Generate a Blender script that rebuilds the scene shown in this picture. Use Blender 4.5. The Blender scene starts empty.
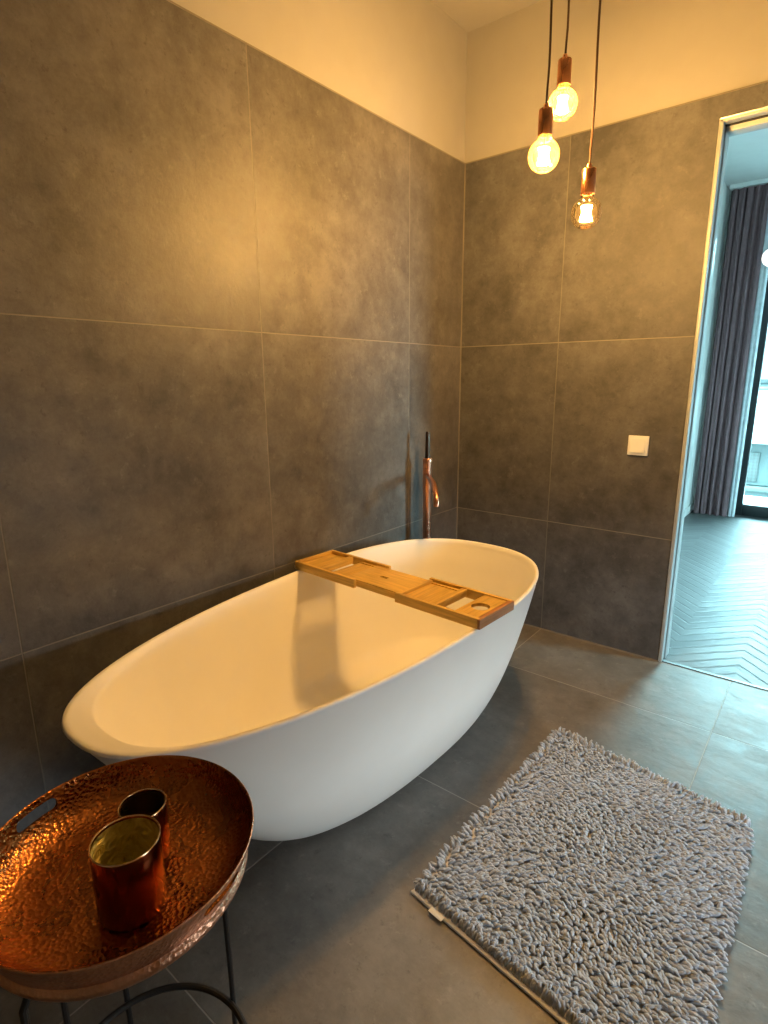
import bpy, bmesh, math, random
import numpy as np
from mathutils import Vector, Matrix

S = bpy.context.scene
COL = S.collection
PI = math.pi
random.seed(7)
RNG = np.random.default_rng(7)

# ------------------------------------------------------------------ object helpers
def link(name, me, mat=None, parent=None, loc=(0, 0, 0), rz=0.0):
    o = bpy.data.objects.new(name, me)
    COL.objects.link(o)
    o.location = loc
    o.rotation_euler = (0, 0, rz)
    if parent is not None:
        o.parent = parent
    if mat is not None:
        for m in (mat if isinstance(mat, (list, tuple)) else [mat]):
            me.materials.append(m)
    return o

def mesh_of(bm, name, smooth=True, angle=35):
    bmesh.ops.recalc_face_normals(bm, faces=bm.faces[:])
    me = bpy.data.meshes.new(name)
    bm.to_mesh(me)
    bm.free()
    if smooth:
        me.shade_smooth()
        me.set_sharp_from_angle(angle=math.radians(angle))
    return me

def obj(name, bm, mat, parent=None, loc=(0, 0, 0), rz=0.0, smooth=True, angle=35):
    return link(name, mesh_of(bm, name, smooth, angle), mat, parent, loc, rz)

def thing(name, label, cat, loc=(0, 0, 0), rz=0.0, group=None):
    o = bpy.data.objects.new(name, None)
    o.empty_display_size = 0.05
    COL.objects.link(o)
    o.location = loc
    o.rotation_euler = (0, 0, rz)
    o['label'] = label
    o['category'] = cat
    if group:
        o['group'] = group
    return o

def tag(o, label, cat, group=None):
    o['label'] = label
    o['category'] = cat
    if group:
        o['group'] = group
    return o

def struct(name, bm, mat, parent=None, smooth=False, **k):
    o = obj(name, bm, mat, parent, smooth=smooth, **k)
    if parent is None:
        o['kind'] = 'structure'
    return o

def BM():
    return bmesh.new()

def box(bm, x0, x1, y0, y1, z0, z1, bev=0.0, seg=2):
    r = bmesh.ops.create_cube(bm, size=1.0)
    vs = r['verts']
    for v in vs:
        v.co = Vector(((x0 + x1) / 2 + v.co.x * (x1 - x0), (y0 + y1) / 2 + v.co.y * (y1 - y0), (z0 + z1) / 2 + v.co.z * (z1 - z0)))
    if bev > 0:
        es = list({e for v in vs for e in v.link_edges})
        bmesh.ops.bevel(bm, geom=es, offset=bev, segments=seg, profile=0.5, affect='EDGES')
    return bm

def lathe(bm, prof, seg=48, c=(0, 0, 0), closed=False):
    """prof: list of (r, z); r==0 makes a pole"""
    rings = []
    for r, z in prof:
        if r < 1e-6:
            rings.append([bm.verts.new((c[0], c[1], c[2] + z))])
        else:
            rings.append([bm.verts.new((c[0] + r * math.cos(2 * PI * i / seg), c[1] + r * math.sin(2 * PI * i / seg), c[2] + z)) for i in range(seg)])
    pairs = list(zip(rings[:-1], rings[1:]))
    if closed:
        pairs.append((rings[-1], rings[0]))
    for a, b in pairs:
        for i in range(seg):
            j = (i + 1) % seg
            if len(a) == 1 and len(b) == 1:
                continue
            if len(a) == 1:
                bm.faces.new((a[0], b[i], b[j]))
            elif len(b) == 1:
                bm.faces.new((a[i], b[0], a[j]))
            else:
                bm.faces.new((a[i], b[i], b[j], a[j]))
    return bm

def tube(bm, pts, rad, seg=12, caps=True, ring=False):
    pts = [Vector(p) for p in pts]
    n = len(pts)
    rads = rad if isinstance(rad, (list, tuple)) else [rad] * n
    rings = []
    up = None
    for i, p in enumerate(pts):
        if ring:
            t = (pts[(i + 1) % n] - pts[i - 1]).normalized()
        else:
            t = (pts[min(i + 1, n - 1)] - pts[max(i - 1, 0)]).normalized()
        if up is None:
            up = Vector((0, 0, 1)) if abs(t.z) < 0.9 else Vector((1, 0, 0))
        a = t.cross(up).normalized()
        up = a.cross(t).normalized()
        rings.append([bm.verts.new(p + (a * math.cos(2 * PI * k / seg) + up * math.sin(2 * PI * k / seg)) * rads[i]) for k in range(seg)])
    m = n if ring else n - 1
    for i in range(m):
        A, B = rings[i], rings[(i + 1) % n]
        for k in range(seg):
            l = (k + 1) % seg
            bm.faces.new((A[k], B[k], B[l], A[l]))
    if caps and not ring:
        bm.faces.new(rings[0][::-1])
        bm.faces.new(rings[-1])
    return bm

def cut(o, cutters):
    """boolean difference applied to the mesh data; the cutters are removed again"""
    for c in cutters:
        c.parent = o.parent
        md = o.modifiers.new('cut', 'BOOLEAN')
        md.operation = 'DIFFERENCE'
        md.solver = 'EXACT'
        md.object = c
    bpy.context.view_layer.update()
    dg = bpy.context.evaluated_depsgraph_get()
    me = bpy.data.meshes.new_from_object(o.evaluated_get(dg))
    old = o.data
    o.modifiers.clear()
    o.data = me
    bpy.data.meshes.remove(old)
    for c in cutters:
        m = c.data
        bpy.data.objects.remove(c)
        bpy.data.meshes.remove(m)
    return o

# ------------------------------------------------------------------ material helpers
class NT:
    def __init__(s, name):
        s.m = bpy.data.materials.new(name)
        s.m.use_nodes = True
        s.t = s.m.node_tree
        s.t.nodes.clear()
        s.out = s.n('ShaderNodeOutputMaterial')

    def n(s, typ, **k):
        nd = s.t.nodes.new(typ)
        for a, b in k.items():
            setattr(nd, a, b)
        return nd

    def l(s, a, b):
        s.t.links.new(a, b)

    def put(s, sock, v):
        if isinstance(v, bpy.types.NodeSocket):
            s.l(v, sock)
        elif v is not None:
            try:
                sock.default_value = v
            except Exception:
                sock.default_value = (*v, 1.0) if len(v) == 3 else v

    def math(s, op, a, b=None, c=None, clamp=False):
        nd = s.n('ShaderNodeMath', operation=op)
        nd.use_clamp = clamp
        for i, v in enumerate((a, b, c)):
            if v is not None:
                s.put(nd.inputs[i], v)
        return nd.outputs[0]

    def pos(s):
        g = s.n('ShaderNodeTexCoord')
        return g.outputs['Object']

    def xyz(s, v=None):
        sp = s.n('ShaderNodeSeparateXYZ')
        s.l(v if v is not None else s.pos(), sp.inputs[0])
        return sp.outputs

    def noise(s, scale, detail=4, rough=0.55, vec=None, dist=0.0):
        nd = s.n('ShaderNodeTexNoise')
        nd.inputs['Scale'].default_value = scale
        nd.inputs['Detail'].default_value = detail
        nd.inputs['Roughness'].default_value = rough
        nd.inputs['Distortion'].default_value = dist
        s.l(vec if vec is not None else s.pos(), nd.inputs['Vector'])
        return nd.outputs['Fac']

    def ramp(s, f, stops):
        nd = s.n('ShaderNodeValToRGB')
        e = nd.color_ramp.elements
        while len(e) < len(stops):
            e.new(0.5)
        for el, (p, c) in zip(e, stops):
            el.position = p
            el.color = (*c, 1) if len(c) == 3 else c
        s.l(f, nd.inputs[0])
        return nd.outputs[0]

    def mix(s, f, a, b, blend='MIX'):
        nd = s.n('ShaderNodeMix', data_type='RGBA', blend_type=blend)
        s.put(nd.inputs[0], f)
        s.put(nd.inputs[6], a)
        s.put(nd.inputs[7], b)
        return nd.outputs[2]

    def rng(s, f, a, b, c, d):
        nd = s.n('ShaderNodeMapRange')
        for i, v in enumerate((f, a, b, c, d)):
            s.put(nd.inputs[i], v)
        return nd.outputs[0]

    def bump(s, h, strength=0.3, dist=0.01, normal=None):
        nd = s.n('ShaderNodeBump')
        nd.inputs['Strength'].default_value = strength
        nd.inputs['Distance'].default_value = dist
        s.l(h, nd.inputs['Height'])
        if normal is not None:
            s.l(normal, nd.inputs['Normal'])
        return nd.outputs[0]

    def principled(s, color, rough=0.5, metal=0.0, normal=None, spec=0.5, **k):
        nd = s.n('ShaderNodeBsdfPrincipled')
        s.put(nd.inputs['Base Color'], color)
        s.put(nd.inputs['Roughness'], rough)
        s.put(nd.inputs['Metallic'], metal)
        s.put(nd.inputs['Specular IOR Level'], spec)
        if normal is not None:
            s.l(normal, nd.inputs['Normal'])
        for a, b in k.items():
            s.put(nd.inputs[a.replace('_', ' ')], b)
        s.l(nd.outputs[0], s.out.inputs[0])
        return nd

def simple(name, color, rough=0.5, metal=0.0, var=0.06, scale=12, bump=0.0, bscale=60, spec=0.5, **k):
    t = NT(name)
    f = t.noise(scale, 5)
    lo = tuple(max(0, c * (1 - var)) for c in color)
    hi = tuple(min(1, c * (1 + var)) for c in color)
    c = t.ramp(f, [(0.3, lo), (0.7, hi)])
    nrm = t.bump(t.noise(bscale, 3), bump, 0.004) if bump > 0 else None
    t.principled(c, rough, metal, nrm, spec, **k)
    return t.m

def tile_material(name, ax_u, ax_v, u0, v0, su, sv, base, grout, rough, bump_s, gw=0.0022, slate=False):
    """large-format stone tile; joints at u0 + k*su and v0 + k*sv in world metres"""
    t = NT(name)
    p = t.pos()
    X = t.xyz(p)
    def dist(ax, o, s_):
        a = t.math('DIVIDE', t.math('SUBTRACT', X[ax], o), s_)
        fr = t.math('SUBTRACT', a, t.math('ROUND', a))
        return t.math('MULTIPLY', t.math('ABSOLUTE', fr), s_), t.math('FLOOR', a)
    du, iu = dist(ax_u, u0, su)
    dv, iv = dist(ax_v, v0, sv)
    d = t.math('MINIMUM', du, dv)
    joint = t.rng(d, gw, gw * 0.45, 0.0, 1.0)
    vert = t.rng(du, gw, gw * 0.45, 0.0, 1.0) if not slate else None
    # each tile its own cut of the pattern
    cv = t.n('ShaderNodeCombineXYZ')
    t.l(iu, cv.inputs[0]); t.l(iv, cv.inputs[1])
    wn = t.n('ShaderNodeTexWhiteNoise', noise_dimensions='3D')
    t.l(cv.outputs[0], wn.inputs['Vector'])
    off = t.n('ShaderNodeVectorMath', operation='MULTIPLY_ADD')
    t.l(wn.outputs['Color'], off.inputs[0])
    off.inputs[1].default_value = (9, 9, 9)
    t.l(p, off.inputs[2])
    v = off.outputs[0]
    n1 = t.noise(3.0, 7, 0.68, v, 0.15)
    n2 = t.noise(11.0, 9, 0.76, v, 0.15)
    n3 = t.noise(55.0, 3, 0.6, v)
    mixn = t.math('ADD', t.math('MULTIPLY', n1, 0.48), t.math('MULTIPLY', n2, 0.52))
    k = 0.72 if slate else 1.0
    lo = tuple(c * (1 - 0.43 * k) for c in base); hi = tuple(c * (1 + 0.50 * k) for c in base)
    c = t.ramp(mixn, [(0.38, lo), (0.5, base), (0.62, hi)])
    # fine pale and dark flecks
    fl = t.rng(t.noise(24.0, 7, 0.75, v, 0.2), 0.58, 0.70, 0.0, 0.5)
    c = t.mix(fl, c, tuple(x * 1.9 for x in base))
    fd = t.rng(t.noise(38.0, 7, 0.78, v, 0.2), 0.43, 0.30, 0.0, 0.75)
    c = t.mix(fd, c, tuple(x * 0.5 for x in base))
    tv = t.rng(wn.outputs['Value'], 0, 1, 0.93, 1.07)
    c = t.mix(1.0, c, tv, 'MULTIPLY')
    jm = joint if slate else t.math('MULTIPLY', joint, t.math('SUBTRACT', 1.0, t.math('MULTIPLY', vert, 0.5)))
    c = t.mix(jm, c, grout)
    r = t.rng(n2, 0.3, 0.7, rough - 0.06, rough + 0.09)
    if slate:
        s1 = t.n('ShaderNodeMapping')
        s1.inputs['Scale'].default_value = (1.0, 1.7, 1.0)
        s1.inputs['Rotation'].default_value = (0, 0, 0.35)
        t.l(v, s1.inputs[0])
        h = t.math('ADD', t.math('MULTIPLY', t.noise(8.0, 4, 0.5, s1.outputs[0], 0.3), 1.0), t.math('MULTIPLY', n3, 0.10))
        nrm = t.bump(h, bump_s, 0.02)
    else:
        h = t.math('ADD', t.math('MULTIPLY', n2, 1.0), t.math('MULTIPLY', n3, 0.5))
        nrm = t.bump(h, bump_s, 0.008)
    jn = t.bump(t.math('SUBTRACT', 1.0, joint), 0.5, 0.0015, nrm)
    t.principled(c, r, 0.0, jn, 0.5)
    return t.m

# grid measured from the photograph
Z1, ZS = 0.5423, 0.8
ZTOP = Z1 + 2 * ZS
TY0, TX0, TS = -0.4257, 0.4901, 0.8045
CEIL = 2.66

GROUT = (0.20, 0.185, 0.16)
M_wall_l = tile_material('tile_left', 1, 2, TY0, Z1, TS, ZS, (0.094, 0.090, 0.089), GROUT, 0.45, 0.16)
M_wall_b = tile_material('tile_back', 0, 2, TX0, Z1, TS, ZS, (0.082, 0.082, 0.086), GROUT, 0.62, 0.16)  # same tile as the left wall, colour darkened to hold back the lamp glow
M_floor = tile_material('tile_floor', 0, 1, TX0, TY0, TS, TS, (0.152, 0.144, 0.134), (0.33, 0.31, 0.28), 0.46, 0.15, slate=True)
M_plaster = simple('plaster', (0.32, 0.315, 0.305), 0.85, var=0.02, bump=0.08, bscale=120)
M_white = simple('white_paint', (0.80, 0.80, 0.79), 0.6, var=0.02)
M_alu = simple('aluminium', (0.72, 0.73, 0.74), 0.32, 0.85, var=0.03)
M_caulk = simple('silicone', (0.17, 0.155, 0.13), 0.55, var=0.05)
M_frame_white = simple('lacquer_grey', (0.40, 0.44, 0.46), 0.35, var=0.02)
M_dark = simple('dark_gap', (0.02, 0.02, 0.022), 0.6)

# ------------------------------------------------------------------ bathroom shell
DX0, DX1, DZ = 1.0258, 2.03, 2.063        # doorway in the back wall
RX, FY = 2.78, -3.95                      # right wall and the wall behind the camera
TH = 0.10                                 # wall thickness

floor = struct('floor', box(BM(), -0.12, RX + 0.12, FY - 0.12, 0.012, -0.12, 0.0), M_floor)
struct('ceiling', box(BM(), -0.12, RX + 0.12, FY - 0.12, TH, CEIL, CEIL + 0.12), M_plaster)

wl = struct('wall_left', box(BM(), -0.14, -0.010, FY - 0.12, TH, 0.0, CEIL), M_plaster)
obj('tile_cladding', box(BM(), -0.010, 0.0, FY, 0.0, 0.0, ZTOP), M_wall_l, wl, smooth=False)

bm = BM()
box(bm, -0.010, DX0 + 0.002, 0.010, TH, 0.0, CEIL)
box(bm, DX0 + 0.002, DX1 - 0.002, 0.010, TH, DZ + 0.002, CEIL)
box(bm, DX1 - 0.002, RX + 0.12, 0.010, TH, 0.0, CEIL)
wb = struct('wall_back', bm, M_plaster)
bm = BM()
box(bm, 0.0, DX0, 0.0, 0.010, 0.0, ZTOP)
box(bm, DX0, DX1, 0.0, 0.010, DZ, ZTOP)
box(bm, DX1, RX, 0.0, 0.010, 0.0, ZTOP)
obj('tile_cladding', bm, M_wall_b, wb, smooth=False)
BW0, BW1, BZ0, BZ1 = -1.55, -0.65, 0.20, 0.72       # unseen fill window added low in the right wall to light tub and mat
bm = BM()
box(bm, RX, RX + 0.12, FY - 0.12, BW0, 0.0, CEIL)
box(bm, RX, RX + 0.12, BW1, TH, 0.0, CEIL)
box(bm, RX, RX + 0.12, BW0, BW1, 0.0, BZ0)
box(bm, RX, RX + 0.12, BW0, BW1, BZ1, CEIL)
struct('wall_right', bm, M_plaster)
struct('wall_front', box(BM(), -0.01, RX, FY - 0.12, FY, 0.0, CEIL), M_plaster)

# silicone beads: the room corner, along the foot of the walls
bm = BM()
tube(bm, [(0.001, -0.001, 0.0), (0.001, -0.001, 1.0), (0.001, -0.001, ZTOP)], 0.0032, 8)
struct('trim_1', bm, M_caulk)
bm = BM()
tube(bm, [(0.0, -0.001, 0.001), (DX0, -0.001, 0.001)], 0.0035, 8)
struct('baseboard_back', bm, M_caulk)
bm = BM()
tube(bm, [(0.001, FY, 0.001), (0.001, 0.0, 0.001)], 0.0035, 8)
struct('baseboard_left', bm, M_caulk)

# doorway lining with the sliding-door track
bm = BM()
ld = struct('door_1', bm, M_frame_white)
bm = BM(); box(bm, DX0 - 0.001, DX0 + 0.010, -0.004, 0.030, 0.0, DZ, 0.001); box(bm, DX0 + 0.010, DX0 + 0.014, 0.045, TH + 0.004, 0.0, DZ, 0.001)
box(bm, DX0 + 0.002, DX0 + 0.008, 0.028, 0.05, 0.0, DZ)
obj('jamb', bm, M_frame_white, ld)
bm = BM(); box(bm, DX1 - 0.012, DX1 + 0.001, -0.004, TH + 0.004, 0.0, DZ, 0.001)
obj('jamb', bm, M_frame_white, ld)
bm = BM(); box(bm, DX0, DX1, -0.004, 0.030, DZ - 0.010, DZ + 0.001, 0.001); box(bm, DX0 + 0.01, DX1 - 0.01, 0.045, TH + 0.004, DZ - 0.028, DZ, 0.001)
obj('header', bm, M_frame_white, ld)
bm = BM(); box(bm, DX0 + 0.01, DX1 - 0.01, 0.030, 0.045, DZ - 0.012, DZ + 0.0015)
obj('sliding_track', bm, M_dark, ld)
bm = BM(); tube(bm, [(DX0 - 0.0015, -0.002, 0.0), (DX0 - 0.0015, -0.002, DZ + 0.0015), ], 0.002, 8)
obj('edge_profile', bm, M_alu, ld)
bm = BM(); tube(bm, [(DX0, -0.003, DZ + 0.0015), (DX1, -0.003, DZ + 0.0015)], 0.003, 8)
obj('edge_profile', bm, M_alu, ld)
struct('trim_2', box(BM(), DX0, DX1, 0.004, 0.022, -0.004, 0.0035, 0.001), simple('threshold_steel', (0.16, 0.17, 0.17), 0.45, 0.7))

# top edge profile of the tiling
bm = BM(); box(bm, -0.009, 0.0008, FY, 0.0, ZTOP, ZTOP + 0.003)
box(bm, 0.0, RX, -0.0008, 0.009, ZTOP, ZTOP + 0.003)
struct('trim_3', bm, M_caulk)

# ------------------------------------------------------------------ living room beyond the doorway
LX0, LX1, LY = 0.535, 4.6, 3.25
WX0, WX1, WZ = 0.845, 1.72, 2.45

def parquet():
    t = NT('chevron_parquet')
    p = t.pos()
    X = t.xyz(p)
    W, PW = 0.52, 0.085
    u = t.math('DIVIDE', X[0], W)
    fu = t.math('SUBTRACT', u, t.math('FLOOR', u))
    tri = t.math('ABSOLUTE', t.math('SUBTRACT', fu, 0.5))
    vv = t.math('DIVIDE', t.math('ADD', X[1], t.math('MULTIPLY', tri, W)), PW)
    iv = t.math('FLOOR', vv)
    fv = t.math('SUBTRACT', vv, iv)
    cu = t.math('FLOOR', t.math('MULTIPLY', u, 2.0))
    cv = t.n('ShaderNodeCombineXYZ')
    t.l(cu, cv.inputs[0]); t.l(iv, cv.inputs[1])
    wn = t.n('ShaderNodeTexWhiteNoise', noise_dimensions='3D')
    t.l(cv.outputs[0], wn.inputs['Vector'])
    edge = t.math('MINIMUM', fv, t.math('SUBTRACT', 1.0, fv))
    h = t.rng(edge, 0.0, 0.12, 0.0, 1.0)
    h = t.math('ADD', h, t.math('MULTIPLY', t.math('MULTIPLY', fv, t.math('SUBTRACT', wn.outputs['Value'], 0.5)), 1.6))
    h = t.math('ADD', h, t.math('MULTIPLY', t.noise(9, 4, 0.5, p, 0.5), 1.8))
    c = t.ramp(wn.outputs['Value'], [(0.0, (0.075, 0.078, 0.080)), (0.5, (0.095, 0.098, 0.10)), (1.0, (0.115, 0.118, 0.12))])
    c = t.mix(t.rng(edge, 0.05, 0.0, 0.0, 0.7), c, (0.06, 0.05, 0.045))
    t.principled(c, 0.42, 0.0, t.bump(h, 0.30, 0.006), 0.22)
    return t.m

M_parquet = parquet()
struct('floor_living_room', box(BM(), LX0 - 0.1, LX1 + 0.1, 0.012, LY + 0.2, -0.12, 0.001), M_parquet)
struct('ceiling_living_room', box(BM(), LX0 - 0.1, LX1 + 0.1, TH, LY + 0.2, CEIL, CEIL + 0.12), M_white)
struct('wall_living_room_left', box(BM(), LX0 - 0.1, LX0, TH, LY + 0.2, 0.0, CEIL), M_white)
LW0, LW1, LZ0, LZ1 = 0.7, 1.6, 0.8, 2.2             # unseen fill window added in the side wall to brighten the living room
bm = BM()
box(bm, LX1, LX1 + 0.1, TH, LW0, 0.0, CEIL)
box(bm, LX1, LX1 + 0.1, LW1, LY + 0.2, 0.0, CEIL)
box(bm, LX1, LX1 + 0.1, LW0, LW1, 0.0, LZ0)
box(bm, LX1, LX1 + 0.1, LW0, LW1, LZ1, CEIL)
struct('wall_living_room_right', bm, M_white)
bm = BM(); box(bm, RX + 0.12, LX1 + 0.1, 0.0, TH, 0.0, CEIL)
struct('wall_living_room_near', bm, M_white)
bm = BM()
box(bm, LX0, WX0, LY, LY + 0.2, 0.0, CEIL)
box(bm, WX1, LX1, LY, LY + 0.2, 0.0, CEIL)
box(bm, WX0, WX1, LY, LY + 0.2, WZ, CEIL)
struct('wall_living_room_far', bm, M_white)
bm = BM(); box(bm, LX0, LX0 + 0.012, TH, LY, 0.001, 0.07, 0.002)
struct('baseboard_living_room', bm, M_white)

M_black = simple('anthracite_frame', (0.018, 0.022, 0.024), 0.4)
def glass_pane(name, tint):
    t = NT(name)
    tr = t.n('ShaderNodeBsdfTransparent'); tr.inputs[0].default_value = (*tint, 1)
    gl = t.n('ShaderNodeBsdfGlossy'); gl.inputs['Roughness'].default_value = 0.02
    fr = t.n('ShaderNodeFresnel'); fr.inputs['IOR'].default_value = 1.3
    mx = t.n('ShaderNodeMixShader')
    t.l(fr.outputs[0], mx.inputs[0]); t.l(tr.outputs[0], mx.inputs[1]); t.l(gl.outputs[0], mx.inputs[2])
    t.l(mx.outputs[0], t.out.inputs[0])
    return t.m
M_pane = glass_pane('tinted_glass', (0.73, 0.97, 1.0))
M_fill_pane = glass_pane('dimmed_fill_glass', (0.66, 0.66, 0.655))  # grey tint only sets how much fill light the added window gives

wd = struct('window_1', BM(), M_black)
bm = BM()
FW = 0.075
y0, y1 = LY + 0.02, LY + 0.09
box(bm, WX0, WX0 + FW, y0, y1, 0.0, WZ, 0.004)
box(bm, WX1 - FW, WX1, y0, y1, 0.0, WZ, 0.004)
box(bm, WX0 + FW, WX1 - FW, y0, y1, WZ - 0.09, WZ, 0.004)
box(bm, WX0 + FW, WX1 - FW, y0, y1, 0.0, 0.10, 0.004)
obj('frame', bm, M_black, wd)
bm = BM(); box(bm, WX0 + FW * 0.8, WX1 - FW * 0.8, y0 + 0.03, y0 + 0.036, 0.08, WZ - 0.07)
obj('pane', bm, M_pane, wd)

fill_wd3 = struct('fill_window_3', BM(), M_black)  # added opening, out of view, to brighten the living room
bm = BM()
box(bm, LX1 + 0.02, LX1 + 0.08, LW0, LW0 + 0.06, LZ0, LZ1, 0.003); box(bm, LX1 + 0.02, LX1 + 0.08, LW1 - 0.06, LW1, LZ0, LZ1, 0.003)
box(bm, LX1 + 0.02, LX1 + 0.08, LW0 + 0.06, LW1 - 0.06, LZ0, LZ0 + 0.06, 0.003); box(bm, LX1 + 0.02, LX1 + 0.08, LW0 + 0.06, LW1 - 0.06, LZ1 - 0.06, LZ1, 0.003)
obj('frame', bm, M_black, fill_wd3)
obj('pane', box(BM(), LX1 + 0.04, LX1 + 0.046, LW0 + 0.05, LW1 - 0.05, LZ0 + 0.05, LZ1 - 0.05), M_pane, fill_wd3)
fill_wd2 = struct('fill_window_2', BM(), M_frame_white)  # added opening, out of view, for fill light on tub and mat
bm = BM()
wx0, wx1 = RX + 0.04, RX + 0.10
box(bm, wx0, wx1, BW0, BW0 + 0.05, BZ0, BZ1, 0.003); box(bm, wx0, wx1, BW1 - 0.05, BW1, BZ0, BZ1, 0.003)
box(bm, wx0, wx1, BW0 + 0.05, BW1 - 0.05, BZ0, BZ0 + 0.05, 0.003); box(bm, wx0, wx1, BW0 + 0.05, BW1 - 0.05, BZ1 - 0.05, BZ1, 0.003)
obj('frame', bm, M_frame_white, fill_wd2)
obj('pane', box(BM(), wx0 + 0.03, wx0 + 0.036, BW0 + 0.04, BW1 - 0.04, BZ0 + 0.04, BZ1 - 0.04), M_fill_pane, fill_wd2)

# ------------------------------------------------------------------ outside: balcony and the building opposite
M_slab = simple('balcony_slab', (0.62, 0.66, 0.66), 0.7, var=0.04)
struct('floor_balcony', box(BM(), -1.5, 6.0, LY + 0.2, LY + 1.1, -0.2, -0.01), M_slab)

bl = thing('apartment_building', 'pale apartment block across the street with balconies, seen through the glass door', 'building', (0, 12, -6))
M_fac = simple('facade_render', (0.20, 0.215, 0.215), 0.8, var=0.03, scale=2)
M_fac2 = simple('facade_turquoise', (0.012, 0.022, 0.023), 0.7, var=0.05, scale=2)
M_sash = simple('sash_grey', (0.012, 0.017, 0.018), 0.5)
M_rail = simple('green_rail', (0.010, 0.018, 0.016), 0.5)
t = NT('far_glass'); t.principled((0.006, 0.012, 0.015), 0.08, 0.0, None, 0.8); M_far = t.m
def lattice():
    t = NT('lattice_screen')
    X = t.xyz()
    a = t.math('MULTIPLY', t.math('ADD', X[0], X[2]), 14.0)
    b = t.math('MULTIPLY', t.math('SUBTRACT', X[0], X[2]), 14.0)
    f = t.math('MULTIPLY', t.math('SINE', t.math('MULTIPLY', a, PI)), t.math('SINE', t.math('MULTIPLY', b, PI)))
    t.principled(t.ramp(t.math('ADD', t.math('MULTIPLY', f, 0.5), 0.5), [(0.35, (0.002, 0.003, 0.003)), (0.6, (0.011, 0.019, 0.019))]), 0.6)
    return t.m
M_lat = lattice()
GZ = 6.0   # local z of our floor level on the building
obj('facade', box(BM(), -6, 11, 0.0, 1.0, 0.0, GZ + 3.9), M_fac2, bl)
for zz, hh in ((GZ - 0.10, 1.02), (GZ - 3.1, 1.0)):
    obj('balcony_parapet', box(BM(), -6, 11, -1.0, -0.88, zz, zz + hh, 0.01), M_fac, bl)
    obj('balcony_slab', box(BM(), -6, 11, -0.98, 0.0, zz - 0.02, zz + 0.12), M_fac, bl)
    obj('handrail', box(BM(), -6, 11, -1.02, -0.86, zz + hh + 0.02, zz + hh + 0.07, 0.005), M_sash, bl)
for k in range(5):
    xx = -0.55 + 2.3 * k
    f = obj('window', box(BM(), xx, xx + 1.5, -0.06, 0.03, GZ + 1.05, GZ + 2.5, 0.01), M_sash, bl)
    obj('pane', box(BM(), xx + 0.08, xx + 1.42, -0.075, -0.055, GZ + 1.13, GZ + 2.42), M_far, f)
for k in range(5):
    xx = -0.02 + 1.9 * k
    f = obj('lattice_panel', box(BM(), xx, xx + 0.26, -0.05, 0.02, GZ - 1.03, GZ - 0.40, 0.005), M_lat, bl)
obj('roof', box(BM(), -6.1, 11.1, -0.1, 1.1, GZ + 3.9, GZ + 4.05), M_fac, bl)
obj('ledge', box(BM(), -6, 11, -0.22, 0.0, GZ - 1.22, GZ - 1.10, 0.01), M_rail, bl)

# ------------------------------------------------------------------ curtains
def curtain_mesh(x0, x1, y, z0, z1, folds, amp, thick, seed, nx=220, nz=14):
    r = random.Random(seed)
    ph = [r.uniform(0.75, 1.25) for _ in range(folds + 2)]
    xs, acc = [], 0
    bm = BM()
    rows = []
    for j in range(nz + 1):
        fz = j / nz
        z = z0 + (z1 - z0) * fz
        row_f, row_b = [], []
        for i in range(nx + 1):
            f = i / nx
            x = x0 + (x1 - x0) * f
            a = f * folds * 2 * PI
            k = ph[min(int(f * folds), folds)]
            w = math.sin(a + 0.35 * math.sin(2.1 * a + 1.0 * (1 - fz))) * k
            w += 0.18 * math.sin(a * 2.7 + seed + fz * 2.0)
            dx = 0.012 * math.cos(a) * k
            yy = y + amp * w * (0.85 + 0.25 * (1 - fz))
            row_f.append(bm.verts.new((x + dx, yy, z)))
            row_b.append(bm.verts.new((x + dx, yy + thick, z)))
        rows.append((row_f, row_b))
    for j in range(nz):
        for i in range(nx):
            a, b = rows[j][0], rows[j + 1][0]
            bm.faces.new((a[i], a[i + 1], b[i + 1], b[i]))
            a, b = rows[j][1], rows[j + 1][1]
            bm.faces.new((a[i + 1], a[i], b[i], b[i + 1]))
        for e in (0, nx):
            a, b = rows[j], rows[j + 1]
            bm.faces.new((a[0][e], a[1][e], b[1][e], b[0][e]))
    for j in (0, nz):
        f_, b_ = rows[j]
        for i in range(nx):
            bm.faces.new((f_[i], b_[i], b_[i + 1], f_[i + 1]))
    return bm

def cloth(name, c, rough=0.9, trans=0.0):
    t = NT(name)
    X = t.xyz()
    wv = t.math('MULTIPLY', t.math('SINE', t.math('MULTIPLY', X[2], 2600.0)), t.math('SINE', t.math('MULTIPLY', X[0], 2600.0)))
    n = t.noise(30, 4)
    col = t.ramp(n, [(0.3, tuple(x * 0.9 for x in c)), (0.7, tuple(min(1, x * 1.1) for x in c))])
    t.principled(col, rough, 0.0, t.bump(t.math('ADD', wv, n), 0.1, 0.001), 0.2)
    return t.m
M_curt = cloth('curtain_cloth', (0.175, 0.105, 0.115))
M_sheer = cloth('sheer_cloth', (0.62, 0.66, 0.70))
ct = thing('curtain', 'dark mauve grey floor-length pleated curtain bunched beside the glass balcony door', 'curtain', (0, 0, 0))
obj('drape', curtain_mesh(0.560, 0.822, 3.115, 0.012, 2.625, 5, 0.032, 0.004, 3), M_curt, ct, angle=80)
bm = BM(); box(bm, 0.56, 3.9, 3.07, 3.17, 2.628, 2.6595, 0.002)
tr_ = struct('trim_4', bm, M_white)
sc = thing('sheer_curtain', 'narrow pale sheer curtain gathered at the edge of the dark mauve curtain', 'curtain', (0, 0, 0))
obj('drape', curtain_mesh(0.830, 0.872, 3.150, 0.006, 2.625, 2, 0.012, 0.002, 5, nx=60), M_sheer, sc, angle=80)

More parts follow.
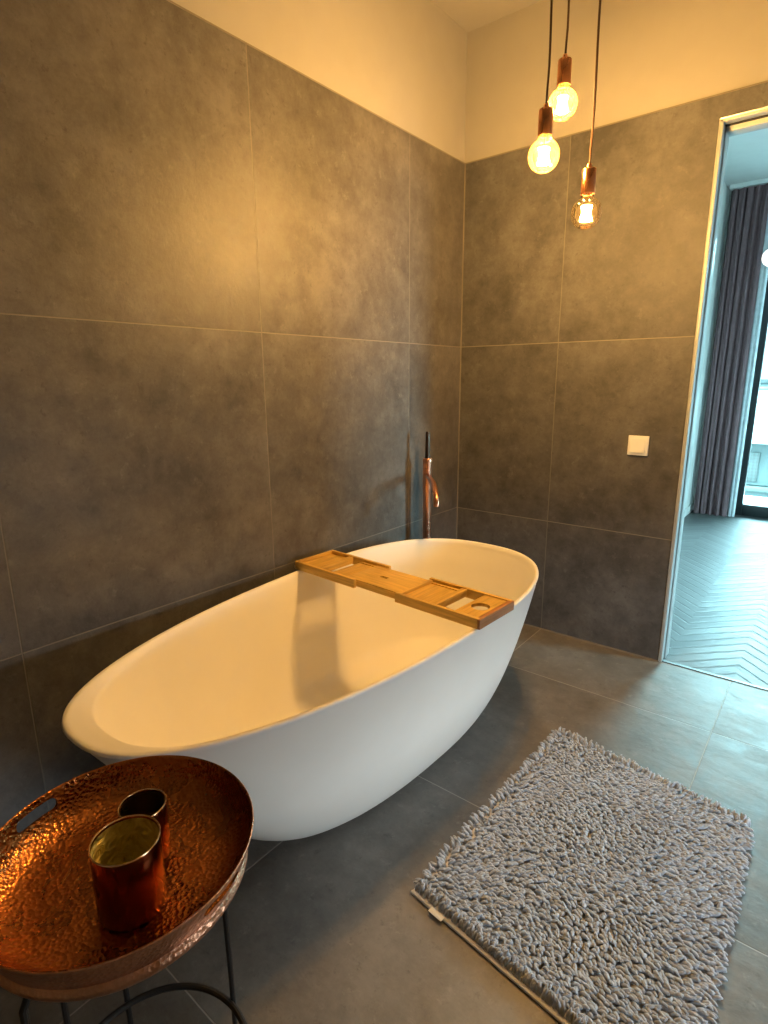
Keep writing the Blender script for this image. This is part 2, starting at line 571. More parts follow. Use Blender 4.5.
# ------------------------------------------------------------------ bathtub
CX, CY, A_, B_, EGG, NN, ROT, RIMZ = 0.4297, -1.2825, 0.3709, 0.8235, 0.1724, 2.4573, 0.0144, 0.53
SEG = 144
def outline(kx, ky, z, yo=0.0, inset=0.0, inset_near=None, nn=NN, zn=0.0):
    """egg-shaped superellipse ring about the tub centre; inset_near is the inset at the near (-y) end"""
    pts = []
    for i in range(SEG):
        th = 2 * PI * i / SEG
        c, s = math.cos(th), math.sin(th)
        X = A_ * kx * math.copysign(abs(c) ** (2 / nn), c)
        Y = B_ * ky * math.copysign(abs(s) ** (2 / nn), s)
        X *= 1 + EGG * Y / B_
        if inset or inset_near is not None:
            near = max(0.0, -Y / (B_ * ky))
            ins = inset
            X -= ins * math.copysign(min(1, abs(c) ** (2 / nn) * 1.0), c)
            e = ins if inset_near is None or s > 0 else ins + (inset_near - ins) * near ** 2
            Y -= e * math.copysign(abs(s) ** (2 / nn), s)
        else:
            near = max(0.0, -Y / (B_ * ky))
        zz = z - zn * near ** 2
        pts.append((CX + X * math.cos(ROT) - Y * math.sin(ROT), CY + yo + X * math.sin(ROT) + Y * math.cos(ROT), zz))
    return pts

def tub_mesh():
    bm = BM()
    K0X, K0Y, Q, YO = 0.50, 0.54, 0.56, 0.11
    rings = []
    def add(pts): rings.append([bm.verts.new(p) for p in pts])
    # underside, then up the outside
    add(outline(K0X * 0.93, K0Y * 0.95, 0.0, YO))
    for t_ in (0.004, 0.015, 0.035, 0.065, 0.1, 0.15, 0.21, 0.28, 0.36, 0.45, 0.55, 0.65, 0.75, 0.85, 0.93, 0.975):
        rb = 1 - 0.06 * max(0.0, 1 - t_ / 0.05) ** 2
        add(outline((K0X + (1 - K0X) * t_ ** Q) * rb, (K0Y + (1 - K0Y) * t_ ** Q) * rb, t_ * RIMZ, YO * (1 - t_)))
    # rolled rim
    add(outline(1, 1, RIMZ - 0.006))
    add(outline(1, 1, RIMZ - 0.002, inset=0.0012))
    add(outline(1, 1, RIMZ, inset=0.004))
    add(outline(1, 1, RIMZ, inset=0.009, inset_near=0.012))
    add(outline(1, 1, RIMZ - 0.0015, inset=0.0125, inset_near=0.018, zn=0.0005))
    add(outline(1, 1, RIMZ - 0.006, inset=0.0150, inset_near=0.036, zn=0.001))
    add(outline(1, 1, RIMZ - 0.011, inset=0.0170, inset_near=0.058, zn=0.003))
    add(outline(1, 1, RIMZ - 0.014, inset=0.0180, inset_near=0.063, zn=0.004))
    add(outline(1, 1, RIMZ - 0.019, inset=0.0190, inset_near=0.066, zn=0.008))
    add(outline(1, 1, RIMZ - 0.030, inset=0.0215, inset_near=0.072, zn=0.022))
    # inside wall down to the bottom
    top = RIMZ - 0.030
    bot = 0.105
    for t_ in (0.92, 0.82, 0.70, 0.58, 0.46, 0.34, 0.23, 0.14, 0.08, 0.035, 0.01, 0.0):
        z = bot + (top - bot) * t_
        kx = 0.55 + (0.935 - 0.55) * t_ ** 0.45
        ky = 0.57 + (0.965 - 0.57) * t_ ** 0.52
        if t_ < 0.08:
            kx *= 1 - 0.10 * (1 - t_ / 0.08) ** 1.5
            ky *= 1 - 0.07 * (1 - t_ / 0.08) ** 1.5
        w = t_ ** 0.9
        add(outline(kx, ky, z, 0.085 * (1 - t_), inset=0.0, inset_near=0.050 * w, zn=0.022 * w))
    for s_ in (0.36, 0.2, 0.08):
        add(outline(s_, s_ * 1.05, bot - 0.004 * (1 - s_), 0.085))
    for a, b in zip(rings[:-1], rings[1:]):
        for i in range(SEG):
            j = (i + 1) % SEG
            bm.faces.new((a[i], a[j], b[j], b[i]))
    bm.faces.new(rings[0][::-1])
    bm.faces.new(rings[-1])
    return bm

t = NT('solid_surface_white')
t.principled(t.ramp(t.noise(6, 3), [(0.3, (0.87, 0.865, 0.85)), (0.7, (0.90, 0.895, 0.88))]), 0.38, 0.0, None, 0.45)
M_tub = t.m
tub = obj('bathtub', tub_mesh(), M_tub, None, angle=60)
tag(tub, 'white egg-shaped freestanding bathtub against the dark tiled wall', 'bathtub')

# ------------------------------------------------------------------ bamboo caddy across the tub
def bamboo(name, base, ax=0):
    t = NT(name)
    p = t.pos()
    mp = t.n('ShaderNodeMapping')
    mp.inputs['Scale'].default_value = (2.0, 30.0, 30.0) if ax == 0 else (30.0, 2.0, 30.0)
    t.l(p, mp.inputs[0])
    g = t.noise(4.0, 5, 0.6, mp.outputs[0], 0.3)
    c = t.ramp(g, [(0.25, tuple(x * 0.7 for x in base)), (0.55, base), (0.8, tuple(min(1, x * 1.25) for x in base))])
    t.principled(c, 0.42, 0.0, t.bump(g, 0.15, 0.002), 0.5)
    return t.m
M_bam = bamboo('bamboo', (0.70, 0.46, 0.12))
M_bam2 = bamboo('bamboo_cross', (0.64, 0.41, 0.10), 1)
M_bam_dark = bamboo('bamboo_end', (0.42, 0.19, 0.075), 1)
M_sil = simple('silicone_clear', (0.70, 0.70, 0.68), 0.35)

cd = thing('bath_caddy', 'extendable bamboo bath tray laid across the white tub', 'bath tray', (0.425, -1.0945, RIMZ + 0.0005), -0.058)
HW = 0.0925
def wing(name, sgn):
    """sgn -1: the wall side, +1: the room side"""
    X = lambda v: sgn * v
    def bx(bm, a, b, *r, **k):
        lo, hi = min(X(a), X(b)), max(X(a), X(b))
        return box(bm, lo, hi, *r, **k)
    bm = BM()
    for s in (-1, 1):
        ya, yb = sorted((s * HW, s * (HW - 0.012)))
        bx(bm, 0.088, 0.385, ya, yb, 0.0, 0.030, bev=0.0012)
    return bm, bx
# wall-side wing
bm, bx = wing('wing', -1)
lw = obj('wing', bm, M_bam, cd)
bm = BM(); bx(bm, 0.283, 0.383, -HW + 0.012, HW - 0.012, 0.012, 0.019, bev=0.001)
obj('end_slab', bm, M_bam2, lw)
bm = BM(); bx(bm, 0.262, 0.283, -HW + 0.012, HW - 0.012, 0.004, 0.027, bev=0.001)
obj('cross_bar', bm, M_bam2, lw)
bm = BM(); bx(bm, 0.150, 0.222, -HW + 0.012, HW - 0.012, 0.010, 0.018, bev=0.001)
obj('slat', bm, M_bam2, lw)
bm = BM(); bx(bm, 0.375, 0.3868, -HW + 0.012, HW - 0.012, 0.002, 0.029, bev=0.001)
obj('end_bar', bm, M_bam2, lw)
# room-side wing with the wine-glass slot
bm, bx = wing('wing', 1)
rw = obj('wing', bm, M_bam, cd)
pl = obj('glass_holder', box(BM(), 0.297, 0.377, -HW + 0.012, HW - 0.012, 0.016, 0.026, 0.001), M_bam2, rw)
bm = BM(); lathe(bm, [(0, -0.02), (0.027, -0.02), (0.027, 0.06), (0, 0.06)], 40, (0.338, -0.004, 0))
c1 = link('cutter', mesh_of(bm, 'c', False))
cut(pl, [c1])
bm = BM(); bx(bm, 0.216, 0.236, -HW + 0.012, HW - 0.012, 0.006, 0.028, bev=0.001)
obj('cross_bar', bm, M_bam2, rw)
bm = BM(); bx(bm, 0.376, 0.392, -HW, HW, 0.0, 0.029, bev=0.002)
obj('end_bar', bm, M_bam_dark, rw)
# centre panel, sliding inside the wings
cp = obj('centre_panel', box(BM(), -0.140, 0.100, -HW + 0.0165, HW - 0.0165, 0.016, 0.025, 0.001), M_bam, cd)
bm = BM(); box(bm, -0.052, -0.022, -0.007, 0.007, -0.01, 0.05)
c1 = link('cutter', mesh_of(bm, 'c', False))
cut(cp, [c1])
for s in (-1, 1):
    ya, yb = sorted((s * (HW - 0.0128), s * (HW - 0.0235)))
    obj('side_rail', box(BM(), -0.215, 0.215, ya, yb, 0.003, 0.021, 0.001), M_bam, cp)
rc = obj('phone_shelf', box(BM(), 0.100, 0.216, -HW + 0.014, HW - 0.014, 0.011, 0.018, 0.001), M_bam2, cd)
bm = BM(); box(bm, 0.112, 0.204, -0.068, -0.060, -0.01, 0.05)
c1 = link('cutter', mesh_of(bm, 'c', False))
cut(rc, [c1])
box_bm = box(BM(), 0.092, 0.104, -HW + 0.014, HW - 0.014, 0.008, 0.0275, 0.001)
obj('divider', box_bm, M_bam2, cp)
for s in (-1, 1):
    obj('grip', box(BM(), -0.3925, -0.3755, s * 0.078 - 0.012, s * 0.078 + 0.012, -0.0005, 0.012, 0.003), M_sil, lw)

# ------------------------------------------------------------------ tub filler in the corner
def copper(name, base, rough, hammered=0.0, hs=70, var=0.25):
    t = NT(name)
    p = t.pos()
    n = t.noise(14, 5, 0.6, p, 0.5)
    c = t.ramp(n, [(0.25, tuple(x * (1 - var) for x in base)), (0.75, tuple(min(1, x * (1 + var * 0.6)) for x in base))])
    nrm = None
    if hammered > 0:
        v = t.n('ShaderNodeTexVoronoi', feature='F1')
        v.inputs['Scale'].default_value = hs
        t.l(p, v.inputs['Vector'])
        h = t.math('ADD', v.outputs['Distance'], t.math('MULTIPLY', t.noise(hs * 0.9, 3, 0.6, p), 0.35))
        nrm = t.bump(h, hammered, 0.0022)
    t.principled(c, t.rng(n, 0.3, 0.7, rough * 0.8, rough * 1.25), 1.0, nrm)
    return t.m
M_cop = copper('brushed_copper', (0.74, 0.38, 0.26), 0.30, var=0.1)
M_ham = copper('hammered_copper', (0.50, 0.185, 0.055), 0.27, 0.60, 175, var=0.35)
M_hamo = copper('hammered_copper_outside', (0.62, 0.34, 0.23), 0.38, 0.5, 175)
M_bronze = copper('dark_bronze', (0.10, 0.07, 0.055), 0.35)

tp = thing('tub_filler', 'slim copper freestanding bath tap in the corner behind the tub', 'tap', (0.085, -0.402, 0.0))
bm = BM(); lathe(bm, [(0, 0), (0.045, 0), (0.045, 0.006), (0.040, 0.010), (0.022, 0.010)], 40)
obj('floor_flange', bm, M_cop, tp)
bm = BM(); lathe(bm, [(0, 0.008), (0.0185, 0.008), (0.0185, 0.70), (0.0200, 0.705), (0.0200, 0.832), (0.0215, 0.834), (0.0215, 0.846), (0.019, 0.850), (0, 0.850)], 32)
obj('column', bm, M_cop, tp)
bm = BM(); lathe(bm, [(0, 0.848), (0.0115, 0.848), (0.0105, 0.90), (0.0095, 0.962), (0.008, 0.967), (0, 0.967)], 24)
obj('hand_shower', bm, M_bronze, tp)
bm = BM()
q0, q1 = Vector((0.0, 0.0, 0.775)), Vector((0.185, -0.205, 0.700))
pts = []
for i in range(15):
    f = i / 14
    h_ = q0.lerp(q1, f)
    h_.z = 0.775 - 0.012 * f - 0.070 * max(0, (f - 0.55) / 0.45) ** 1.7
    h_.x = 0.185 * min(1.0, f * 1.12) ** 0.95
    h_.y = -0.205 * min(1.0, f * 1.12) ** 0.95
    pts.append(h_)
tube(bm, pts, [0.0125] * 15, 16)
obj('spout', bm, M_cop, tp)
bm = BM(); tube(bm, [(-0.012, 0.008, 0.815), (-0.030, 0.018, 0.815), (-0.033, 0.020, 0.815)], [0.007, 0.007, 0.005], 14)
obj('lever', bm, M_cop, tp)

# ------------------------------------------------------------------ copper tray table
TC = (0.7965, -2.1905)
tt = thing('tray_table', 'round hammered copper tray on a black wire stand at the foot of the tub', 'side table', (TC[0], TC[1], 0.0))
inner = [(0.0, 0.5175), (0.06, 0.5175), (0.11, 0.5180), (0.132, 0.5205), (0.148, 0.5270), (0.158, 0.5355), (0.1645, 0.5440), (0.1680, 0.5500), (0.1705, 0.5560), (0.1735, 0.5640), (0.1765, 0.5715), (0.1775, 0.5745)]
rimp = [(0.1782, 0.5760), (0.1800, 0.5766), (0.1812, 0.5755), (0.1808, 0.5735)]
outer = [(0.1780, 0.5640), (0.1745, 0.5540), (0.1705, 0.5450), (0.1668, 0.5370), (0.1650, 0.5320), (0.1665, 0.5295), (0.1695, 0.5270), (0.1700, 0.5235), (0.1670, 0.5170), (0.1600, 0.5080), (0.1500, 0.5010), (0.1400, 0.4990), (0.0, 0.4990)]
bm = BM(); lathe(bm, inner + rimp + outer, 192)
tray = obj('tray', bm, [M_ham, M_hamo], tt, angle=50)
bowl_cut = []
for ang in (195.5, 15.5):
    bm = BM()
    # stadium-shaped prism across the wall
    n = 14
    prof = []
    for i in range(n + 1):
        a = -PI / 2 + PI * i / n
        prof.append((0.024 + 0.0085 * math.cos(a), 0.0085 * math.sin(a)))
    for i in range(n + 1):
        a = PI / 2 + PI * i / n
        prof.append((-0.024 + 0.0085 * math.cos(a), 0.0085 * math.sin(a)))
    A0 = [bm.verts.new((0.150, p[0], 0.5585 + p[1])) for p in prof]
    A1 = [bm.verts.new((0.205, p[0], 0.5585 + p[1])) for p in prof]
    m = len(prof)
    for i in range(m):
        bm.faces.new((A0[i], A0[(i + 1) % m], A1[(i + 1) % m], A1[i]))
    bm.faces.new(A0[::-1]); bm.faces.new(A1)
    c = link('cutter', mesh_of(bm, 'c', False))
    c.rotation_euler = (0, 0, math.radians(ang))
    bowl_cut.append(c)
cut(tray, bowl_cut)
for f in tray.data.polygons:
    z, r = f.center.z, math.hypot(f.center.x, f.center.y)
    f.material_index = 1 if (f.normal.x * f.center.x + f.normal.y * f.center.y > 0.2 * r and r > 0.12) or f.normal.z < -0.5 else 0
tray.data.shade_smooth(); tray.data.set_sharp_from_angle(angle=math.radians(50))
M_iron = simple('black_iron', (0.016, 0.016, 0.017), 0.45, 0.2, bump=0.1, bscale=200)
RR = 0.150
def ringpts(r, z, n=72): return [(r * math.cos(2 * PI * i / n), r * math.sin(2 * PI * i / n), z) for i in range(n)]
bm = BM(); tube(bm, ringpts(RR - 0.012, 0.4935), 0.005, 10, ring=True)
obj('top_ring', bm, M_iron, tt)
bm = BM(); tube(bm, ringpts(RR - 0.001, 0.118), 0.0055, 10, ring=True)
obj('lower_ring', bm, M_iron, tt)
for a in (92, 166, 202, 285):
    c_, s_ = math.cos(math.radians(a)), math.sin(math.radians(a))
    bm = BM(); tube(bm, [(c_ * (RR - 0.011), s_ * (RR - 0.011), 0.4935), (c_ * (RR + 0.004), s_ * (RR + 0.004), 0.47), (c_ * (RR + 0.0065), s_ * (RR + 0.0065), 0.20), (c_ * (RR + 0.0065), s_ * (RR + 0.0065), 0.0)], 0.0048, 10)
    obj('leg', bm, M_iron, tt)

# ------------------------------------------------------------------ votive holders
M_vot = copper('votive_copper', (0.21, 0.050, 0.018), 0.20, var=0.35)
def gold_foil():
    t = NT('gold_foil')
    p = t.pos()
    n = t.noise(45, 4, 0.55, p, 1.6)
    c = t.ramp(n, [(0.3, (0.55, 0.44, 0.10)), (0.7, (0.90, 0.80, 0.30))])
    t.principled(c, 0.42, 0.55, t.bump(n, 0.9, 0.03))
    return t.m
M_gold = gold_foil()
M_lip = copper('votive_lip', (0.80, 0.55, 0.34), 0.2)
def votive(label, loc, r, h, gold):
    v = thing('votive_holder', label, 'candle holder', loc, 0, 'copper votive holders on the copper tray')
    bm = BM(); lathe(bm, [(0, 0), (r - 0.004, 0), (r - 0.001, 0.001), (r, 0.004), (r, h - 0.001), (r - 0.0004, h), (r - 0.0016, h), (r - 0.002, h - 0.001), (r - 0.002, 0.004), (0, 0.004)], 64)
    obj('cup', bm, M_vot, v)
    rr = r - 0.0022
    bm = BM(); lathe(bm, [(0, 0.0045), (rr - 0.006, 0.0045), (rr - 0.001, 0.008), (rr, 0.014), (rr, h - 0.003), (rr - 0.0006, h - 0.003), (rr - 0.0006, 0.0145), (rr - 0.0018, 0.0092), (rr - 0.0065, 0.0055), (0, 0.0055)], 64)
    obj('gold_lining', bm, gold, v)
    bm = BM(); tube(bm, [((r - 0.0008) * math.cos(2 * PI * i / 64), (r - 0.0008) * math.sin(2 * PI * i / 64), h) for i in range(64)], 0.0011, 8, ring=True)
    obj('lip', bm, M_lip, v)
    return v
votive('larger copper votive with a crumpled gold lining, in front on the copper tray', (0.850, -2.205, 0.5185), 0.0425, 0.100, M_gold)
M_gold2 = copper('dull_gold', (0.30, 0.22, 0.07), 0.3, 0.2, 60)
votive('smaller copper votive with a dark interior, standing behind the larger gold-lined votive', (0.7885, -2.1500, 0.5185), 0.0325, 0.083, M_gold2)

# ------------------------------------------------------------------ bath mat
BLc, BRc, TLc, TRc = np.array([0.851, -1.574]), np.array([1.456, -1.652]), np.array([0.884, -0.750]), np.array([1.456, -0.842])
def quad(u, v):
    return (BLc * (1 - u) * (1 - v) + BRc * u * (1 - v) + TLc * (1 - u) * v + TRc * u * v)
mat_ = thing('bath_mat', 'shaggy grey chenille bath mat lying on the dark tiled floor', 'bath mat', (0, 0, 0.0))
def backing():
    bm = BM()
    n = 24
    edge = [quad(i / n, 0) for i in range(n)] + [quad(1, i / n) for i in range(n)] + [quad(1 - i / n, 1) for i in range(n)] + [quad(0, 1 - i / n) for i in range(n)]
    b = [bm.verts.new((p[0], p[1], 0.0006)) for p in edge]
    t_ = [bm.verts.new((p[0], p[1], 0.0050)) for p in edge]
    m = len(edge)
    for i in range(m):
        bm.faces.new((b[i], b[(i + 1) % m], t_[(i + 1) % m], t_[i]))
    bm.faces.new(t_); bm.faces.new(b[::-1])
    return bm
M_hem = cloth('mat_backing', (0.62, 0.62, 0.64))
obj('backing', backing(), M_hem, mat_, smooth=False)
bm = BM()
hem = []
for i in range(25):
    p = quad(i / 24, 0.0)
    hem.append((p[0], p[1], 0.0045))
tube(bm, hem, 0.0042, 8)
obj('hem', bm, M_hem, mat_)
p = quad(0.135, -0.004); d_ = (BRc - BLc) / np.linalg.norm(BRc - BLc)
bm = BM()
box(bm, -0.019, 0.019, -0.010, 0.004, 0.0, 0.0014, 0.0004)
obj('care_label', bm, simple('label_white', (0.82, 0.82, 0.80), 0.7), mat_, (p[0], p[1], 0.0092), math.atan2(d_[1], d_[0]))

def pile():
    NU, NV = 60, 96
    K, R_ = 6, 7
    verts, faces = [], []
    ang = np.arange(K) * 2 * PI / K
    base = 0
    for j in range(NV):
        for i in range(NU):
            u = (i + 0.5 + RNG.uniform(-0.38, 0.38) + (0.5 if j % 2 else 0) * 0.8) / (NU + 0.4)
            v = (j + 0.5 + RNG.uniform(-0.38, 0.38)) / NV
            u = min(max(u, 0.004), 0.996)
            v = min(max(v, 0.012), 0.994)
            p = quad(u, v)
            # lean: mostly sideways, outwards at the borders
            phi = -0.30 + RNG.normal(0, 0.42) + 0.35 * math.sin(6 * u + 4 * v) + 0.25 * math.sin(13 * v - 7 * u)
            lean = RNG.uniform(0.95, 1.45)
            L = RNG.uniform(0.019, 0.027)
            if u > RNG.uniform(0.93, 0.98): phi, lean = RNG.normal(-0.25, 0.3), RNG.uniform(1.1, 1.5)
            if u < RNG.uniform(0.012, 0.05): phi, lean = PI + RNG.normal(0.1, 0.45), RNG.uniform(0.7, 1.5)
            if v > 0.975: phi, lean = PI / 2 + RNG.normal(0, 0.5), RNG.uniform(0.6, 1.2)
            if v < 0.03: phi, lean = RNG.normal(1.2, 0.7), RNG.uniform(0.3, 0.8)
            rad = RNG.uniform(0.0036, 0.0047)
            hd = np.array([math.cos(phi), math.sin(phi), 0.0])
            sd = np.array([-hd[1], hd[0], 0.0])
            pos = np.array([p[0], p[1], 0.004])
            th = 0.1
            step = L / (R_ - 1)
            for r in range(R_):
                f = r / (R_ - 1)
                th = lean * (0.25 + 1.0 * f)
                t_ = hd * math.sin(th) + np.array([0, 0, math.cos(th)])
                if r: pos = pos + t_ * step
                pos[2] = max(pos[2], 0.0052)
                nrm = np.cross(sd, t_)
                rr = rad * (0.75, 0.9, 1.0, 1.06, 1.02, 0.82, 0.42)[r] * (1 + 0.10 * math.sin(r * 2.6 + i))
                for a in ang:
                    q = pos + (sd * math.cos(a) + nrm * math.sin(a)) * rr
                    verts.append((q[0], q[1], max(q[2], 0.0010)))
                if r:
                    o0 = base + (r - 1) * K
                    for k in range(K):
                        faces.append((o0 + k, o0 + (k + 1) % K, o0 + K + (k + 1) % K, o0 + K + k))
            faces.append(tuple(base + (R_ - 1) * K + k for k in range(K)))
            base += R_ * K
    me = bpy.data.meshes.new('pile')
    me.from_pydata(verts, [], faces)
    me.shade_smooth()
    return me
t = NT('chenille')
n = t.noise(60, 3, 0.6)
n2 = t.noise(900, 2, 0.6)
c = t.ramp(n, [(0.3, (0.385, 0.43, 0.515)), (0.7, (0.46, 0.51, 0.605))])
t.principled(c, 0.95, 0.0, t.bump(n2, 0.6, 0.002), 0.15, Sheen_Weight=0.35)
pl_ = link('pile', pile(), t.m, mat_)
pl_['kind'] = 'stuff'

# ------------------------------------------------------------------ light switch
sw = thing('light_switch', 'square white rocker light switch on the tiled wall beside the doorway', 'light switch', (0.8585, 0.0, 0.9195))
M_sw = simple('switch_white', (0.74, 0.78, 0.82), 0.3, var=0.01)
obj('cover_frame', box(BM(), -0.040, 0.040, -0.009, 0.0, -0.040, 0.040, 0.002), M_sw, sw)
bm = BM()
vs = [(-0.028, -0.009, -0.028), (0.028, -0.009, -0.028), (0.028, -0.009, 0.028), (-0.028, -0.009, 0.028), (-0.028, -0.0135, -0.028), (0.028, -0.0135, -0.028), (0.028, -0.0100, 0.028), (-0.028, -0.0100, 0.028)]
vv = [bm.verts.new(v) for v in vs]
for f in ((0, 1, 2, 3), (4, 5, 6, 7), (0, 1, 5, 4), (1, 2, 6, 5), (2, 3, 7, 6), (3, 0, 4, 7)):
    bm.faces.new([vv[i] for i in f])
obj('rocker', bm, M_sw, sw, smooth=False)

# ------------------------------------------------------------------ pendant lamps
CAM = np.array([1.49608, -2.4728, 1.19376])
YAW, PITCH, ROLL, FPX = -0.6761, -0.2311, -0.0073, 565.5231
def basis():
    cy, sy = math.cos(YAW), math.sin(YAW); cp_, sp = math.cos(PITCH), math.sin(PITCH)
    fwd = np.array([sy * cp_, cy * cp_, sp]); right = np.array([cy, -sy, 0.0]); up = np.cross(right, fwd)
    cr, sr = math.cos(ROLL), math.sin(ROLL)
    return cr * right + sr * up, -sr * right + cr * up, fwd

def bulb_glass(name, tint, frost, glow):
    t = NT(name)
    tr = t.n('ShaderNodeBsdfTransparent'); tr.inputs[0].default_value = (*tint, 1)
    tl = t.n('ShaderNodeBsdfTranslucent'); tl.inputs[0].default_value = (*glow, 1)
    gl = t.n('ShaderNodeBsdfGlossy'); gl.inputs['Roughness'].default_value = 0.05
    fr = t.n('ShaderNodeFresnel'); fr.inputs['IOR'].default_value = 1.45
    m1 = t.n('ShaderNodeMixShader'); m1.inputs[0].default_value = frost
    t.l(tr.outputs[0], m1.inputs[1]); t.l(tl.outputs[0], m1.inputs[2])
    m2 = t.n('ShaderNodeMixShader')
    t.l(fr.outputs[0], m2.inputs[0]); t.l(m1.outputs[0], m2.inputs[1]); t.l(gl.outputs[0], m2.inputs[2])
    t.l(m2.outputs[0], t.out.inputs[0])
    return t.m
M_amber = bulb_glass('amber_glass', (1.0, 0.90, 0.66), 0.030, (1.0, 0.62, 0.18))
M_clear = bulb_glass('clear_glass', (1.0, 0.95, 0.85), 0.001, (1.0, 0.7, 0.3))
def filament(name, strength):
    t = NT(name)
    e = t.n('ShaderNodeEmission'); e.inputs[0].default_value = (1.0, 0.565, 0.18, 1); e.inputs[1].default_value = strength
    t.l(e.outputs[0], t.out.inputs[0])
    return t.m
FIL = 3900.0
M_fil = filament('led_filament', FIL)
M_cable = simple('fabric_cable', (0.055, 0.026, 0.014), 0.8, bump=0.3, bscale=400)
M_sock = copper('socket_copper', (0.60, 0.27, 0.13), 0.28, var=0.1)

def pendant(label, loc, R, glass):
    z = loc[2]
    p = thing('pendant_lamp', label, 'pendant lamp', loc, 0, 'copper pendant lamps over the tub')
    # globe with a short neck
    prof = []
    for i in range(25):
        a = -PI / 2 + (PI * 0.865) * i / 24
        prof.append((R * math.cos(a) if i else 0.0, R * math.sin(a)))
    prof += [(0.0185, R * 0.98), (0.0165, R * 1.10), (0.0150, R * 1.22)]
    bm = BM(); lathe(bm, prof, 40)
    b = obj('bulb', bm, glass, p, angle=80)
    bm = BM()
    for k in range(6):
        a = 2 * PI * k / 6 + 0.3
        tube(bm, [(0.015 * math.cos(a), 0.015 * math.sin(a), -R * 0.42), (0.013 * math.cos(a + 1.1), 0.013 * math.sin(a + 1.1), R * 0.38)], 0.0010, 6)
    tube(bm, [(0.016 * math.cos(2 * PI * i / 24), 0.016 * math.sin(2 * PI * i / 24), -R * 0.43) for i in range(24)], 0.0010, 6, ring=True)  # flat rings added so the bulb throws more light down
    tube(bm, [(0.0135 * math.cos(2 * PI * i / 24), 0.0135 * math.sin(2 * PI * i / 24), R * 0.39) for i in range(24)], 0.0010, 6, ring=True)
    obj('filament', bm, M_fil, b)
    bm = BM(); tube(bm, [(0, 0, R * 0.58), (0, 0, R * 1.2)], [0.003, 0.006], 10)
    obj('glass_stem', bm, M_clear, b)
    zs = R * 1.12
    bm = BM(); lathe(bm, [(0.014, zs + 0.002), (0.0188, zs), (0.0195, zs + 0.001), (0.0195, zs + 0.062), (0.0185, zs + 0.065), (0.0070, zs + 0.067), (0.0062, zs + 0.078), (0, zs + 0.078)], 36)
    obj('socket', bm, M_sock, p)
    top = CEIL - z
    bm = BM()
    n = 24
    pts = []
    for i in range(n + 1):
        f = i / n
        pts.append((0.0025 * math.sin(f * 9) * (1 - f) * min(1, f * 8), 0.0025 * math.cos(f * 7) * (1 - f) * min(1, f * 8), zs + 0.076 + (top - 0.02 - zs - 0.076) * f))
    tube(bm, pts, 0.0032, 8)
    obj('cable', bm, M_cable, p)
    bm = BM(); lathe(bm, [(0, top - 0.026), (0.012, top - 0.025), (0.038, top - 0.018), (0.040, top - 0.0005), (0, top - 0.0005)], 36)
    obj('ceiling_rose', bm, M_sock, p)
    return p
pendant('copper pendant hanging in the middle, its glowing amber globe overlapping the wall top edge', (0.748, -0.818, 1.7950), 0.0435, M_amber)
pendant('highest copper pendant, its glowing globe bulb wholly before the cream wall', (0.732, -0.672, 1.9720), 0.0425, M_amber)
pendant('lowest copper pendant with a clear globe bulb and its filament visible', (0.848, -0.735, 1.6490), 0.0430, M_clear)

# small globe lamp in the living room
gp = thing('globe_pendant', 'small white glowing globe lamp hanging in the next room', 'pendant lamp', (1.022, 2.0, 1.915))
t = NT('opal_globe'); e = t.n('ShaderNodeEmission'); e.inputs[0].default_value = (1, 0.97, 0.9, 1); e.inputs[1].default_value = 3.0; t.l(e.outputs[0], t.out.inputs[0])
bm = BM(); bmesh.ops.create_uvsphere(bm, u_segments=32, v_segments=20, radius=0.055)
obj('globe', bm, t.m, gp)
bm = BM(); lathe(bm, [(0, 0.052), (0.016, 0.052), (0.016, 0.085), (0.006, 0.09), (0, 0.09)], 24)
obj('socket', bm, M_black, gp)
bm = BM(); tube(bm, [(0, 0, 0.088), (0, 0, CEIL - 1.905 - 0.001)], 0.0025, 8)
obj('cable', bm, M_black, gp)

# ------------------------------------------------------------------ daylight
wl_ = bpy.data.worlds.new('daylight')
S.world = wl_
wl_.use_nodes = True
nt = wl_.node_tree
nt.nodes.clear()
bg = nt.nodes.new('ShaderNodeBackground')
ow = nt.nodes.new('ShaderNodeOutputWorld')
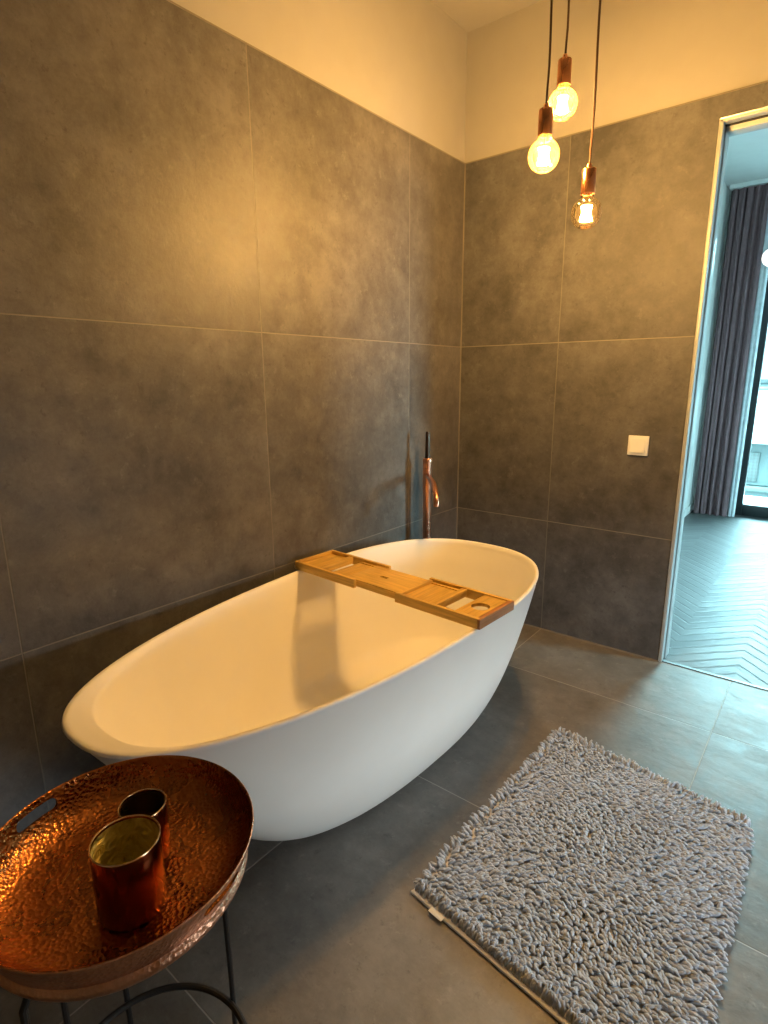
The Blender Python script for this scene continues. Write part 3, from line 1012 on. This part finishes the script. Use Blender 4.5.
# overcast sky above, paler street below
tc = nt.nodes.new('ShaderNodeTexCoord')
sx = nt.nodes.new('ShaderNodeSeparateXYZ')
rp = nt.nodes.new('ShaderNodeValToRGB')
mr = nt.nodes.new('ShaderNodeMapRange')
mr.inputs[1].default_value = -1.0; mr.inputs[2].default_value = 1.0
nt.links.new(tc.outputs['Generated'], sx.inputs[0]); nt.links.new(sx.outputs[2], mr.inputs[0]); nt.links.new(mr.outputs[0], rp.inputs[0])
e = rp.color_ramp.elements
e[0].position = 0.485; e[0].color = (0.20, 0.21, 0.21, 1)
e[1].position = 0.505; e[1].color = (0.86, 0.965, 1.0, 1)
nt.links.new(rp.outputs[0], bg.inputs[0])
bg.inputs[1].default_value = 58.0
nt.links.new(bg.outputs[0], ow.inputs[0])
# sampling portal in the glazed opening (guides daylight sampling, gives no light of its own)
def portal(loc, rot, sx, sy):
    L = bpy.data.lights.new('window_portal', 'AREA')
    L.shape = 'RECTANGLE'; L.size = sx; L.size_y = sy
    L.cycles.is_portal = True
    o = bpy.data.objects.new('window_portal', L)
    COL.objects.link(o)
    o.location = loc; o.rotation_euler = rot
    o['kind'] = 'helper'
portal(((WX0 + WX1) / 2, LY + 0.19, WZ / 2), (-PI / 2, 0, 0), WX1 - WX0, WZ)
portal((LX1 + 0.098, (LW0 + LW1) / 2, (LZ0 + LZ1) / 2), (0, PI / 2, 0), LZ1 - LZ0, LW1 - LW0)
portal((RX + 0.118, (BW0 + BW1) / 2, (BZ0 + BZ1) / 2), (0, PI / 2, 0), BZ1 - BZ0, BW1 - BW0)

# ------------------------------------------------------------------ camera
r_, u_, f_ = basis()
cam = bpy.data.cameras.new('camera')
cam.sensor_fit = 'VERTICAL'
cam.sensor_height = 36.0
cam.lens = FPX / 1024 * 36.0
cam.clip_start = 0.02
co = bpy.data.objects.new('camera', cam)
COL.objects.link(co)
Mx = Matrix(((r_[0], u_[0], -f_[0], CAM[0]), (r_[1], u_[1], -f_[1], CAM[1]), (r_[2], u_[2], -f_[2], CAM[2]), (0, 0, 0, 1)))
co.matrix_world = Mx
S.camera = co

S.view_settings.view_transform = 'Standard'
S.view_settings.look = 'None'
S.view_settings.exposure = 0.2
S.view_settings.gamma = 1.0
S.view_settings.use_curve_mapping = False
cy_ = S.cycles
cy_.max_bounces = 10
cy_.diffuse_bounces = 6
cy_.glossy_bounces = 5
cy_.transparent_max_bounces = 12
cy_.caustics_reflective = True
cy_.caustics_refractive = False
cy_.blur_glossy = 0.6
cy_.sample_clamp_indirect = 6.0
cy_.use_denoising = True
try:
    cy_.denoiser = 'OPENIMAGEDENOISE'
except Exception:
    pass
